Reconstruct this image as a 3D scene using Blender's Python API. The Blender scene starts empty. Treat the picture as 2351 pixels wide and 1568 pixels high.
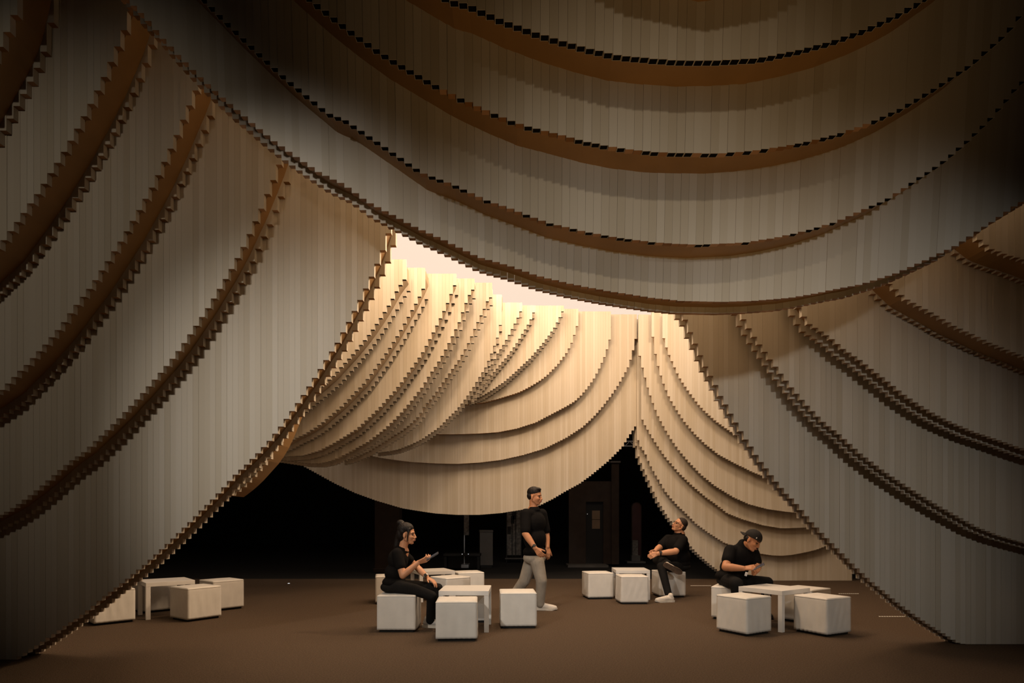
import bpy, bmesh, math, random
from mathutils import Vector, Matrix, Quaternion
random.seed(7)

# ------------------------------------------------------------------ camera
CX, HZ, F, EYE = 1175.5, 1190.0, 1400.0, 1.25      # principal column, horizon row, focal length (px of 2351x1568), eye height
scene = bpy.context.scene
cam_d = bpy.data.cameras.new('camera')
cam_d.sensor_width = 36.0
cam_d.lens = F / 2351.0 * 36.0
cam_d.shift_y = (HZ - 784.0) / 2351.0
cam_d.clip_start = 0.05
cam_o = bpy.data.objects.new('camera', cam_d)
cam_o.location = (0, 0, EYE)
cam_o.rotation_euler = (math.radians(90), 0, 0)
scene.collection.objects.link(cam_o)
scene.camera = cam_o

# ------------------------------------------------------------------ world, lights, exposure
w = bpy.data.worlds.new('world'); scene.world = w
w.use_nodes = True
w.node_tree.nodes['Background'].inputs[0].default_value = (1.0, 0.9, 0.8, 1)
w.node_tree.nodes['Background'].inputs[1].default_value = 0.004
scene.view_settings.view_transform = 'Standard'
scene.view_settings.look = 'None'
scene.view_settings.exposure = 0.0
scene.view_settings.gamma = 1.0
scene.view_settings.use_curve_mapping = False
scene.cycles.max_bounces = 8
scene.cycles.diffuse_bounces = 5

def light(name, kind, loc, target, energy, color, **kw):
    d = bpy.data.lights.new(name, kind)
    d.energy = energy; d.color = color
    for k, v in kw.items(): setattr(d, k, v)
    o = bpy.data.objects.new(name, d)
    o.location = loc
    if target is not None:
        o.rotation_euler = (Vector(target) - Vector(loc)).to_track_quat('-Z', 'Y').to_euler()
    scene.collection.objects.link(o)
    return o
# hall spots and added fill lamps in front of the pavilion (behind the photographer)
light('high_front_spot', 'SPOT', (0.7, -1.6, 6.6), (0.8, 4.0, 1.5), 300, (1.0, 0.83, 0.59),
      spot_size=math.radians(37), spot_blend=1.0, shadow_soft_size=0.12)
light('left_front_spot', 'SPOT', (-3.7, -0.5, 4.6), (-1.2, 5.4, 1.5), 920, (1.0, 0.91, 0.80),
      spot_size=math.radians(41), spot_blend=1.0, shadow_soft_size=0.10)
light('left_wide_fill', 'SPOT', (-3.5, -0.9, 4.8), (-3.2, 5.0, 2.75), 160, (1.0, 0.84, 0.64),  # added broad fill, a weak base for the left curtains
      spot_size=math.radians(46), spot_blend=1.0, shadow_soft_size=0.10)
light('right_front_spot', 'SPOT', (2.7, -2.2, 3.4), (2.35, 6.0, 0.8), 480, (1.0, 0.95, 0.87),
      spot_size=math.radians(42), spot_blend=1.0, shadow_soft_size=0.14)
light('centre_front_fill', 'SPOT', (0.2, -2.4, 3.0), (0.7, 6.0, 1.85), 210, (0.82, 0.95, 1.0),  # added cool fill for the stool fronts and lowest swag
      spot_size=math.radians(34), spot_blend=1.0, shadow_soft_size=0.14)
light('soffit_fill', 'SPOT', (0.9, 1.2, 0.12), (0.9, 3.8, 3.2), 105, (1.0, 0.60, 0.25),  # unseen warm fill added low in front to brighten the rib soffits
      spot_size=math.radians(62), spot_blend=1.0, shadow_soft_size=0.12)
# warm fill lamps, unseen and added under the luminous ceiling of the inner room
for lx, ly, lz, le in ((-1.3, 6.5, 5.3, 95), (-0.2, 6.8, 5.45, 280), (0.7, 7.6, 5.5, 130), (0.2, 9.6, 5.5, 70), (1.6, 9.4, 5.5, 110), (2.8, 9.0, 5.3, 160)):
    light('inner_room_fill', 'POINT', (lx, ly, lz), None, le, (1.0, 0.69, 0.43), shadow_soft_size=0.25)
light('warm_side_fill', 'SPOT', (2.2, 7.6, 5.2), (-2.5, 5.7, 1.9), 620, (1.0, 0.70, 0.42),  # unseen warm spot added to light the largest left curtain's inner edge
      spot_size=math.radians(50), spot_blend=0.8, shadow_soft_size=0.10)

# ------------------------------------------------------------------ helpers
COL = scene.collection
def U(px, py, Y):
    "point seen at pixel (px, py) standing at distance Y"
    return Vector(((px - CX) / F * Y, Y, EYE + (HZ - py) / F * Y))

def tag(o, label=None, cat=None, group=None, kind=None):
    if label: o['label'] = label
    if cat: o['category'] = cat
    if group: o['group'] = group
    if kind: o['kind'] = kind
    return o
def empty(name, loc, rz=0.0):
    o = bpy.data.objects.new(name, None); o.empty_display_size = 0.1
    o.location = loc; o.rotation_euler = (0, 0, rz); COL.objects.link(o); return o
def link(name, mesh, mat=None, parent=None):
    o = bpy.data.objects.new(name, mesh); COL.objects.link(o)
    if mat is not None and not mesh.materials: mesh.materials.append(mat)
    if parent is not None: o.parent = parent
    return o
def mesh_of(bm, name, smooth=False):
    bmesh.ops.recalc_face_normals(bm, faces=bm.faces)
    me = bpy.data.meshes.new(name); bm.to_mesh(me); bm.free()
    if smooth:
        me.polygons.foreach_set('use_smooth', [True] * len(me.polygons))
    return me
def box(bm, c, s, rot=None, bevel=0.0):
    r = bmesh.ops.create_cube(bm, size=1.0)
    vs = r['verts']
    for v in vs:
        p = Vector((v.co.x * s[0], v.co.y * s[1], v.co.z * s[2]))
        if rot is not None: p = rot @ p
        v.co = p + Vector(c)
    if bevel:
        es = list({e for v in vs for e in v.link_edges})
        bmesh.ops.bevel(bm, geom=es, offset=bevel, segments=2, affect='EDGES', profile=0.5)

def node_mat(name, color, rough=0.6, var=0.0, bump=0.0, bscale=(30, 30, 30), nscale=1.0, cvar=0.0, cscale=8.0, spec=0.3, emit=None, metal=0.0):
    m = bpy.data.materials.new(name); m.use_nodes = True
    nt = m.node_tree; b = nt.nodes['Principled BSDF']
    b.inputs['Base Color'].default_value = (*color, 1); b.inputs['Roughness'].default_value = rough
    b.inputs['Specular IOR Level'].default_value = spec; b.inputs['Metallic'].default_value = metal
    tc = nt.nodes.new('ShaderNodeTexCoord')
    last = None
    if var or cvar:
        hs = nt.nodes.new('ShaderNodeHueSaturation'); hs.inputs['Color'].default_value = (*color, 1)
        val = None
        if var:
            oi = nt.nodes.new('ShaderNodeObjectInfo')
            mr = nt.nodes.new('ShaderNodeMapRange'); mr.inputs['To Min'].default_value = 1 - var; mr.inputs['To Max'].default_value = 1 + var
            nt.links.new(oi.outputs['Random'], mr.inputs['Value']); val = mr.outputs[0]
            mr3 = nt.nodes.new('ShaderNodeMapRange'); mr3.inputs['To Min'].default_value = 1.15; mr3.inputs['To Max'].default_value = 0.85
            nt.links.new(oi.outputs['Random'], mr3.inputs['Value']); nt.links.new(mr3.outputs[0], hs.inputs['Saturation'])
        if cvar:
            nz = nt.nodes.new('ShaderNodeTexNoise'); nz.inputs['Scale'].default_value = cscale; nz.inputs['Detail'].default_value = 6
            nt.links.new(tc.outputs['Object'], nz.inputs['Vector'])
            mr2 = nt.nodes.new('ShaderNodeMapRange'); mr2.inputs['From Min'].default_value = 0.3; mr2.inputs['From Max'].default_value = 0.7
            mr2.inputs['To Min'].default_value = 1 - cvar; mr2.inputs['To Max'].default_value = 1 + cvar
            nt.links.new(nz.outputs['Fac'], mr2.inputs['Value'])
            if val is None: val = mr2.outputs[0]
            else:
                mu = nt.nodes.new('ShaderNodeMath'); mu.operation = 'MULTIPLY'
                nt.links.new(val, mu.inputs[0]); nt.links.new(mr2.outputs[0], mu.inputs[1]); val = mu.outputs[0]
        nt.links.new(val, hs.inputs['Value']); nt.links.new(hs.outputs[0], b.inputs['Base Color'])
    if bump:
        mp = nt.nodes.new('ShaderNodeMapping'); mp.inputs['Scale'].default_value = bscale
        nt.links.new(tc.outputs['Object'], mp.inputs['Vector'])
        n2 = nt.nodes.new('ShaderNodeTexNoise'); n2.inputs['Scale'].default_value = nscale; n2.inputs['Detail'].default_value = 4
        nt.links.new(mp.outputs[0], n2.inputs['Vector'])
        bp = nt.nodes.new('ShaderNodeBump'); bp.inputs['Strength'].default_value = bump; bp.inputs['Distance'].default_value = 0.02
        nt.links.new(n2.outputs['Fac'], bp.inputs['Height']); nt.links.new(bp.outputs[0], b.inputs['Normal'])
    if emit:
        b.inputs['Emission Color'].default_value = (*emit[0], 1); b.inputs['Emission Strength'].default_value = emit[1]
    return m

M = {}
M['tube'] = node_mat('paper_tube', (0.54, 0.485, 0.40), 0.55, var=0.08, spec=0.25)
M['woodcap'] = node_mat('brown_wood_end_cap', (0.38, 0.19, 0.07), 0.5, var=0.35, cvar=0.15, cscale=12)
M['tubeshade'] = node_mat('shaded_tube_inside', (0.012, 0.010, 0.009), 0.8, cvar=0.1)  # shade inside the open tubes, put into the colour
M['tanrib'] = node_mat('tan_board_rib', (0.36, 0.27, 0.175), 0.6, cvar=0.08, cscale=4.0)
M['rib'] = node_mat('brown_plywood_rib', (0.33, 0.185, 0.07), 0.45, cvar=0.12, cscale=3.0, spec=0.4)
M['carpet'] = node_mat('brown_carpet', (0.116, 0.080, 0.053), 0.95, bump=0.8, bscale=(170, 170, 170), cvar=0.30, cscale=75.0, spec=0.1)
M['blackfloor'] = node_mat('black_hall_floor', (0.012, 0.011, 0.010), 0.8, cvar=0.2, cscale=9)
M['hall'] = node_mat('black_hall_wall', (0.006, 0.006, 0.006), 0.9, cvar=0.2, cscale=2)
M['leather'] = node_mat('white_leatherette', (0.70, 0.675, 0.63), 0.5, bump=0.18, bscale=(9, 9, 3.2), nscale=1.0, cvar=0.05, cscale=7, spec=0.35)
M['lacquer'] = node_mat('white_lacquer', (0.74, 0.72, 0.69), 0.35, cvar=0.02, spec=0.45)
M['blackplastic'] = node_mat('black_plastic_base', (0.012, 0.011, 0.010), 0.6, cvar=0.1)
M['glowceiling'] = node_mat('luminous_ceiling_fabric', (0.08, 0.075, 0.07), 0.8, cvar=0.02, emit=((1.0, 0.78, 0.61), 0.97))

# ------------------------------------------------------------------ setting: floor, hall, ceiling
def slab(name, x0, x1, y0, y1, z0, z1, mat, parent=None, kind='structure'):
    bm = bmesh.new(); box(bm, ((x0+x1)/2, (y0+y1)/2, (z0+z1)/2), (x1-x0, y1-y0, z1-z0))
    o = link(name, mesh_of(bm, name), mat, parent)
    if kind and parent is None: o['kind'] = kind
    return o
slab('floor', -9, 9, -4, 12.6, -0.10, 0.0, M['carpet'])
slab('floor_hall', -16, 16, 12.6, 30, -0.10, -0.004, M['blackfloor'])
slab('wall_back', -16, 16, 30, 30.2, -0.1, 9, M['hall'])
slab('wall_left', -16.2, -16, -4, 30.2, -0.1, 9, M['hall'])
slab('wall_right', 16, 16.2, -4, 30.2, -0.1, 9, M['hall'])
slab('ceiling_hall', -16.2, 16.2, -4, 30.2, 9.0, 9.2, M['hall'])
slab('ceiling', -5.6, 6.4, 5.9, 13.9, 5.75, 5.85, M['glowceiling'])

# ------------------------------------------------------------------ curtains of square tubes
W = 0.05
def unit_tube(name, hollow):
    bm = bmesh.new()
    # origin: bottom centre of the front face; x in [-.5,.5], y in [0,1], z in [0,1]
    V = [bm.verts.new(p) for p in ((-.5,0,0),(.5,0,0),(.5,1,0),(-.5,1,0),(-.5,0,1),(.5,0,1),(.5,1,1),(-.5,1,1))]
    for f in ((4,5,6,7),(0,1,5,4),(1,2,6,5),(2,3,7,6),(3,0,4,7)): bm.faces.new([V[i] for i in f])
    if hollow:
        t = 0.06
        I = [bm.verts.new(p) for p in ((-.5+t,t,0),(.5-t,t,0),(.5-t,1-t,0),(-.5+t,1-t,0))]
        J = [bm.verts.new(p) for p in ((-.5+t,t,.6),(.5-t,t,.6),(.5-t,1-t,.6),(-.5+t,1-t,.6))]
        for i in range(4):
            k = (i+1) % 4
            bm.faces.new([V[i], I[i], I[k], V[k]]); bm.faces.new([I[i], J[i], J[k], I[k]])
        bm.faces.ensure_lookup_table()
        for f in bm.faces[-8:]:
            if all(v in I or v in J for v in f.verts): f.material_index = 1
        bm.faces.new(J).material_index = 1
    else:
        bm.faces.new([V[3], V[2], V[1], V[0]]).material_index = 1
    me = mesh_of(bm, name); me.materials.append(M['tube']); me.materials.append(M['tubeshade'] if hollow else M['woodcap']); return me
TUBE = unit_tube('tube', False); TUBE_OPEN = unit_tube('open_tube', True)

def interp(pts, x):
    if x <= pts[0][0]:
        a, b = pts[0], pts[1]
    elif x >= pts[-1][0]:
        a, b = pts[-2], pts[-1]
    else:
        for a, b in zip(pts, pts[1:]):
            if x <= b[0]: break
    t = (x - a[0]) / (b[0] - a[0] + 1e-9)
    return a[1] + (b[1] - a[1]) * t

def curtain(name, label, edge, plan, ztop, rib, back=True, tilt=0.0, hollow=None, group=None, bshift=0.0, riseend=None, ribin=0.012, zmin=0.004, ribmat='rib'):
    """front row of tubes along a plan line, a plywood rib behind their stepped lower edge, a second row behind the rib"""
    edge = sorted(edge)
    P = [Vector(((px - CX) / F * d, d)) for px, d in plan]
    L = [(b - a).length for a, b in zip(P, P[1:])]
    tot = sum(L)
    def at(s):
        for (a, b), l in zip(zip(P, P[1:]), L):
            if s <= l or b is P[-1]:
                u = (b - a).normalized(); return a + u * s, u
            s -= l
    def zb(p):
        px = CX + F * p.x / p.y
        return EYE + (HZ - interp(edge, px)) / F * p.y
    mid, _ = at(tot / 2)
    root = empty(name, (mid.x, mid.y, 0)); O = Vector((mid.x, mid.y, 0))
    tag(root, label, 'tube curtain', group)
    n = int(tot / W)
    zs = []
    for row in (0, 1) if back else (0,):
        off = 0.0 if row == 0 else W + rib
        for i in range(n):
            p, u = at((i + .5) * W); nrm = Vector((-u.y, u.x))
            z = max(zb(p), zmin)
            if row == 1: z = max(z + bshift, zmin)
            q = p + nrm * (off + random.uniform(-.0018, .0018))
            h = (ztop(p) if callable(ztop) else ztop) - z
            if h < 0.03: continue
            px = CX + F * p.x / p.y
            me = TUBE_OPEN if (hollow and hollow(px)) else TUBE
            o = bpy.data.objects.new('tube', me); COL.objects.link(o); o.parent = root
            o.location = (q.x - O.x, q.y - O.y, z)
            o.rotation_euler = (tilt, 0, math.atan2(u.y, u.x) + random.uniform(-.006, .006))
            o.scale = (W * .982, W * .98, h)
    # rib: a bent board whose outer face runs just inside the stepped edge
    if rib > 0:
        C = []
        m = max(12, n)
        for i in range(m + 1):
            s = tot * i / m; p, u = at(min(s, tot - 1e-6)); z = max(zb(p), zmin)
            zt = ztop(p) if callable(ztop) else ztop
            if z < zt - .04: C.append((p, u, z))
        if riseend == 'right': C.append((C[-1][0], C[-1][1], ztop - .02))
        bm = bmesh.new(); rows = []
        for i, (p, u, z) in enumerate(C):
            a = C[max(i-1, 0)]; b = C[min(i+1, len(C)-1)]
            ds = (b[0] - a[0]).length; dz = b[2] - a[2]
            k = math.hypot(ds, dz) or 1e-6
            ns, nz = -dz / k, ds / k                      # normal in the (along, up) plane, pointing inside the curtain
            if ns == 0 and nz == 0: nz = 1
            nrm = Vector((-u.y, u.x)); rr = []
            for dep, th in ((W * 1.02, ribin), (W + rib, ribin), (W + rib, ribin + .018), (W * 1.02, ribin + .018)):
                q = p + u * (ns * th) + nrm * dep
                zz = z + nz * th
                if tilt: q = q - nrm * 0
                rr.append(bm.verts.new((q.x - O.x, q.y - O.y, zz)))
            rows.append(rr)
        for a, b in zip(rows, rows[1:]):
            for j in range(4):
                k = (j + 1) % 4
                bm.faces.new([a[j], b[j], b[k], a[k]])
        bm.faces.new(rows[0]); bm.faces.new(rows[-1][::-1])
        me = mesh_of(bm, 'rib', smooth=False)
        o = link('rib', me, M[ribmat], root); o['label'] = 'smooth brown plywood rib' if ribmat == 'rib' else 'smooth tan board rib'
    return root

TILT = math.radians(5.0)
GO = 'overhead tube swags'
curtain('overhead_tube_swag', 'topmost overhead swag, seen only as a brown rib at the top edge',
  [(700,-800),(900,-600),(1100,-380),(1300,-200),(1450,-120),(1640,-83),(1800,-110),(1950,-200),(2150,-400),(2400,-650),(2600,-900)],
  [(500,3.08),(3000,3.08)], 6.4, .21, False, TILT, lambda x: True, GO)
curtain('overhead_tube_swag', 'overhead swag of pale tubes with a continuous row of black open tube ends',
  [(300,-640),(500,-420),(700,-230),(900,-80),(1037,0),(1078,10),(1160,48),(1245,79),(1330,105),(1415,126),(1500,134.5),(1576,139.6),(1660,138),(1745,133),(1829,116),(1915,93),(1999,61),(2064,30),(2106,6),(2200,-60),(2350,-190),(2500,-330),(2700,-520)],
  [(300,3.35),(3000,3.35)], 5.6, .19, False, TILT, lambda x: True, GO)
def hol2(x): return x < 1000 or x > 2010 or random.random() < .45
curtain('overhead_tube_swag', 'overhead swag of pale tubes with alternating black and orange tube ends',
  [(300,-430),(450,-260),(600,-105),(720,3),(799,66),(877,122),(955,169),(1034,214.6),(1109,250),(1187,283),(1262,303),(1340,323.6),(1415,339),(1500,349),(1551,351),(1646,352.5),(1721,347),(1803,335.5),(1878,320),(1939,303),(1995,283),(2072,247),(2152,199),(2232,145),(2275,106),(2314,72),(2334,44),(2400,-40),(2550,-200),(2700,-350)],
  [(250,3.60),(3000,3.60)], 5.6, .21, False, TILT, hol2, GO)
def hol3(x): return x < 930 or x > 2100 or random.random() < .4
curtain('overhead_tube_swag', 'overhead swag of pale tubes directly above the lowest swag',
  [(100,-430),(250,-240),(350,-120),(470,0),(518,49),(589,117.5),(647,172),(702,218),(753,260),(790,274),(880,335.5),(969,397),(1041,424),(1112,458),(1184,483.6),(1255,511),(1340,531),(1420,546),(1500,556),(1551,559.7),(1602,562),(1653,559.7),(1708,557),(1779,546),(1851,530),(1924,508),(1995,475.5),(2033,460),(2069,437),(2106,411),(2161,374.6),(2219,325),(2273,272.5),(2314,225),(2334,199),(2450,90),(2600,-60),(2700,-160)],
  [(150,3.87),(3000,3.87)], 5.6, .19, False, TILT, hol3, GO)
curtain('overhead_tube_swag', 'lowest overhead tube swag, its long edge bordering the bright ceiling gap',
  [(0,-380),(100,-240),(200,-110),(293,0),(330,36),(368,82),(404,121),(439,158),(475,192),(511,225),(547,255),(582,286),(633,327),(685,364),(737,398.5),(790,424),(840,461.5),(911,499),(962,526),(978,532),(1029,556),(1097,590),(1165,609),(1233,633),(1302,650),(1351,660),(1400,669),(1498,684),(1566,691),(1661,693),(1726,691),(1811,684),(1862,676),(1927,662),(1977,653),(2059,627),(2127,596.5),(2191,566),(2259,521.5),(2293,499),(2328,474),(2351,460),(2500,370),(2650,260)],
  [(60,4.12),(3000,4.12)], 5.7, .15, True, TILT, None, GO, bshift=-.012, ribin=.03)

GL = 'left-hand tube curtains'
def stretch(e, a): return [a] + e
curtain('side_tube_curtain', 'dark tube curtain in the top left corner, foremost of the left curtains',
  [(-250,560),(0,105),(17,70),(32,34),(40,0),(60,-90),(85,-200)], [(-520,4.25),(85,4.25)], 6.2, .22, True, 0, None, GL, bshift=-.05, ribin=.016)
curtain('side_tube_curtain', 'second left tube curtain, its stepped edge running to the upper left edge of the picture',
  [(-250,800),(0,565),(12,546),(27,526),(42,506),(58,484),(73,462),(89,440),(104,416),(119,392),(134,369),(150,342),(165,317),(180,289.5),(196,260),(211,232),(226,201),(242,169),(257,134),(272,99),(288,60),(303,15),(318,-50),(335,-140)],
  [(-520,4.57),(335,4.57)], 5.8, .21, True, 0, None, GL, bshift=-.05, ribin=.016)
curtain('side_tube_curtain', 'third left tube curtain, between two wide brown ribs',
  [(-250,1060),(7,893),(20,878),(34,864),(49,849),(64,835),(78,819),(92,804),(107,788),(121,771),(136,754),(150,736),(163,717),(178,697),(192,679),(207,660),(221,640),(235,618),(250,596),(264,573),(279,550),(293,527),(308,502),(322,477),(337,450),(352,423),(366,394),(380,364),(394,335),(409,301),(422,269),(438,233),(453,196),(470,140),(485,80)],
  [(-520,4.88),(485,4.88)], 5.8, .18, True, 0, None, GL, bshift=-.05, ribin=.016)
curtain('side_tube_curtain', 'fourth left tube curtain, just in front of the largest left curtain',
  [(-250,1310),(0,1183),(20,1172.6),(49,1153),(76,1132),(104,1109),(132,1084),(161,1059.5),(189,1041),(218,1014),(247,987),(275,959),(304,928),(333,897),(361,864.5),(390,831),(418,794.6),(445,755),(473,714),(501,668.6),(529,622),(557,570),(584,511),(598,482),(611,449.6),(626,414),(640,378),(655,335),(668,290)],
  [(-520,5.16),(668,5.16)], 5.7, .12, True, 0, None, GL, bshift=-.05, ribin=.016)
curtain('side_tube_curtain', 'largest left tube curtain, sweeping down to the floor with a golden inner edge',
  [(-250,1540),(7,1528),(27,1518),(51,1504),(78,1487),(106,1468),(131,1451),(157,1432),(184,1415),(209,1396),(235,1373),(264,1351),(279,1340),(305,1319),(331,1298),(357,1274),(383,1250),(408,1226),(435,1200),(461,1173),(487,1148),(514,1119),(540,1090),(567,1066),(593,1040),(618,1012.6),(644,980),(670,944.5),(695,909),(721,870),(747,829),(773,789.5),(799,742),(825,692),(850,641),(876,582),(889,545),(905,490),(925,430)],
  [(-520,5.38),(925,5.38)], 5.7, .16, True, 0, None, GL, bshift=-.01, ribin=.035)
curtain('side_tube_curtain', 'narrow golden-ribbed curtain edge showing behind the largest left curtain, above the black hall',
  [(480,1136),(505,1139),(524,1142),(545,1127),(571,1104),(617,1053),(640,1015),(655,980),(672,938),(690,890)],
  [(488,5.72),(674,5.72)], lambda p: EYE + (HZ - interp([(480,1136),(505,1139),(524,1142),(545,1127),(571,1104),(617,1053),(640,1015),(655,980),(672,938),(690,890)], CX + F*p.x/p.y))/F*p.y + .3, .28, False, 0, None, GL)

GR = 'right-hand tube curtains'
curtain('side_tube_curtain', 'topmost right tube curtain at the right edge, just under the lowest swag',
  [(2200,510),(2249,550),(2276,571),(2317,586),(2351,596),(2600,690)], [(2200,4.9),(3050,4.9)], 4.5, .20, True, 0, None, GR)
curtain('side_tube_curtain', 'second right tube curtain from the top, with a dark brown rib below',
  [(2010,615),(2043,651),(2079,685),(2106,700),(2147,722),(2195,750),(2232,767),(2273,787),(2310,802),(2351,818),(2600,920)], [(2010,5.2),(3050,5.2)], 4.4, .18, True, 0, None, GR)
curtain('side_tube_curtain', 'third right tube curtain from the top, shaded at its upper left',
  [(1815,670),(1837,712),(1858,743),(1909,777),(1936,801),(1970,823),(2007,852),(2045,881),(2072,903),(2110,929),(2147,951),(2184,969),(2235,991),(2272,1003),(2310,1016),(2351,1031),(2600,1110)], [(1815,5.48),(3050,5.48)], 4.2, .07, True, 0, None, GR, bshift=-.03, ribin=.04)
curtain('side_tube_curtain', 'fourth right tube curtain from the top, in front of the one reaching the floor',
  [(1690,690),(1704,726),(1716,746),(1728,767),(1752,801),(1776,835),(1800,867),(1823,896),(1846,923),(1871,949),(1893,971),(1928,998),(1974,1040),(2023,1077),(2071,1109),(2105,1131),(2153,1160),(2198,1185),(2246,1211),(2295,1230),(2351,1246),(2600,1310)], [(1690,5.76),(3050,5.76)], 4.0, .05, True, 0, None, GR, bshift=-.03, ribin=.045)
curtain('side_tube_curtain', 'lowest right tube curtain reaching the floor at the lower right',
  [(1545,660),(1561,717),(1572,729),(1584,759),(1596,786),(1608,814),(1620,841),(1632,863),(1644,885),(1655,909),(1667,929),(1679,951),(1691,972),(1702,991),(1713,1009),(1726,1027),(1736,1044),(1748,1061),(1760,1076),(1771,1091),(1782,1105),(1794,1120),(1806,1134),(1817,1144),(1828,1156),(1863,1198),(1895,1232),(1930,1267),(1963,1300),(1997,1332),(2030,1358),(2064,1386),(2097,1410),(2131,1433),(2164,1453),(2198,1475),(2228,1482),(2260,1482),(2600,1482)], [(1545,6.04),(3050,6.04)], 3.7, .06, True, 0, None, GR, bshift=-.02, ribin=.04)

GB = 'tube fins on the left of the inner room'
BL = [
 (7.7, 4.52, [(560,1010),(650,955),(690,925),(715,905),(740,885),(767,861),(788,837),(806,818),(823,798),(840,777.6),(858,753),(876,727),(894,698),(903,682),(913,663),(922,650),(935,632)], .26, 'inner fin of tubes nearest the golden edge of the largest left curtain'),
 (8.2, 4.62, [(600,1040),(652,1021),(675,1008),(697,998),(722,983),(738,972),(753,959),(769,946),(785,932),(800,917),(816,900),(836,880),(854,856),(869,835),(885,813),(900,790),(916,765),(932,737),(949,706),(958,691),(966,674),(975,655),(982,638)], .26, 'second inner fin of tubes from the left, with a broad tan rib'),
 (8.6, 4.70, [(600,1046),(648,1049),(695,1046),(732,1035),(765,1018),(795,1000),(816,987),(830,975),(845,961),(860,947),(875,932),(890,915),(905,899),(920,880),(935,859),(951,837),(968,813),(983,786),(998,757),(1014,725),(1022,708),(1031,687),(1039,665),(1048,645)], .24, 'third inner fin of tubes from the left'),
 (8.95, 4.77, [(620,1052),(687,1062),(705,1064),(734,1064),(761,1058),(793,1043),(816,1030),(843,1015),(863,1000),(884,984),(904,965),(923,945),(943,922),(956,905),(970,888),(988,858),(1002,839),(1015,817),(1028,793),(1041,767),(1055,738),(1066,704),(1074,686),(1080,671),(1087,663),(1094,648)], .22, 'fourth inner fin of tubes from the left, lowest hanging of the fins'),
 (9.6, 4.96, [(780,1060),(804,1054),(847,1036),(881,1015),(901,1002),(922,989),(942,974),(962,955),(975,932),(989,916),(1002,900),(1022,871),(1039,847),(1053,828),(1066,806),(1078,783),(1090,755),(1104,725),(1111,711),(1118,693),(1126,684),(1131,668)], .22, 'fifth inner fin of tubes from the left'),
 (10.3, 5.03, [(860,1040),(894,1036),(914,1032),(945,1020),(970,1008),(990,994),(1010,980),(1029,960),(1049,941),(1062,925),(1075,907),(1088,888),(1101,866),(1116,842),(1128,813),(1141,779),(1147,758),(1152,726),(1158,700)], .20, 'sixth inner fin of tubes, narrow at the top and wide below'),
 (10.6, 5.0, [(1080,918),(1087,909),(1097,892),(1108,875),(1118,858),(1128,840),(1142,813),(1156,792),(1169,769),(1176,755),(1184,740),(1191,725),(1200,705)], .18, 'seventh inner fin of tubes, tapering to a point'),
 (10.85, 5.04, [(1080,921),(1090,910),(1118,876),(1131,859),(1145,842),(1159,825),(1172,809),(1186,789),(1198,769),(1211,748),(1218,735),(1224,720),(1230,706)], .18, 'eighth inner fin of tubes, tapering to a point'),
 (11.15, 5.14, [(1075,923),(1090,917),(1111,907),(1131,895),(1159,876),(1186,852),(1204,835),(1218,822),(1235,802),(1247,788),(1260,771),(1273,752),(1285,729),(1291,716),(1298,704)], .18, 'ninth inner fin of tubes, beside the broad smooth drapes'),
]
for d, zt, e, r, lab in BL:
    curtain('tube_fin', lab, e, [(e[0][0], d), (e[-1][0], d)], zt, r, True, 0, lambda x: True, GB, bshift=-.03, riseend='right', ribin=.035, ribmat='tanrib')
GC = 'back tube drapes'
BC = [
 (11.5, 5.2, [(1060,930),(1084,927),(1111,924),(1145,915),(1172,907),(1193,900),(1213,890),(1230,880),(1244,871),(1257,861),(1269,849),(1281,837),(1291,823),(1298,815),(1305,803),(1312,789),(1318,771),(1324,752),(1328,735)], 'back drape of tubes hanging highest, beside the inner fins'),
 (11.7, 5.22, [(960,996),(1019,997),(1060,996.6),(1104,995),(1145,992),(1186,984),(1230,970),(1268,950),(1302,932),(1320,921),(1334,908),(1347,893),(1353,885),(1364,869),(1375,848),(1387,822),(1393,805),(1399,783),(1404,762),(1406,748)], 'second back drape of tubes, sagging left from the bright gap'),
 (11.9, 5.23, [(780,1030),(847,1046),(880,1052),(914,1057),(950,1061),(1002,1064),(1050,1065),(1100,1062),(1150,1056),(1200,1045),(1250,1030),(1300,1005),(1337,981),(1361,959),(1382,936),(1399,914),(1416,890),(1429,868),(1443,841),(1448,825),(1453,807),(1457,785),(1459,778),(1467,778)], 'third back drape of tubes, its right tip meeting the central seam'),
 (12.1, 5.2, [(640,1040),(687,1065),(722,1084),(769,1110),(816,1132),(863,1149),(924,1167),(973,1175),(1002,1179),(1050,1182),(1100,1182),(1150,1178),(1200,1170),(1240,1160),(1270,1145),(1300,1127),(1331,1110),(1352,1095),(1373,1078),(1396,1059),(1417,1038),(1429,1026),(1444,1001),(1455,985),(1464,970),(1472,957)], 'lowest back drape of tubes, curving above the dark doorway'),
]
for d, zt, e, lab in BC:
    curtain('tube_drape', lab, e, [(e[0][0], d), (e[-1][0], d)], zt, .13, False, 0, None, GC)
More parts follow.
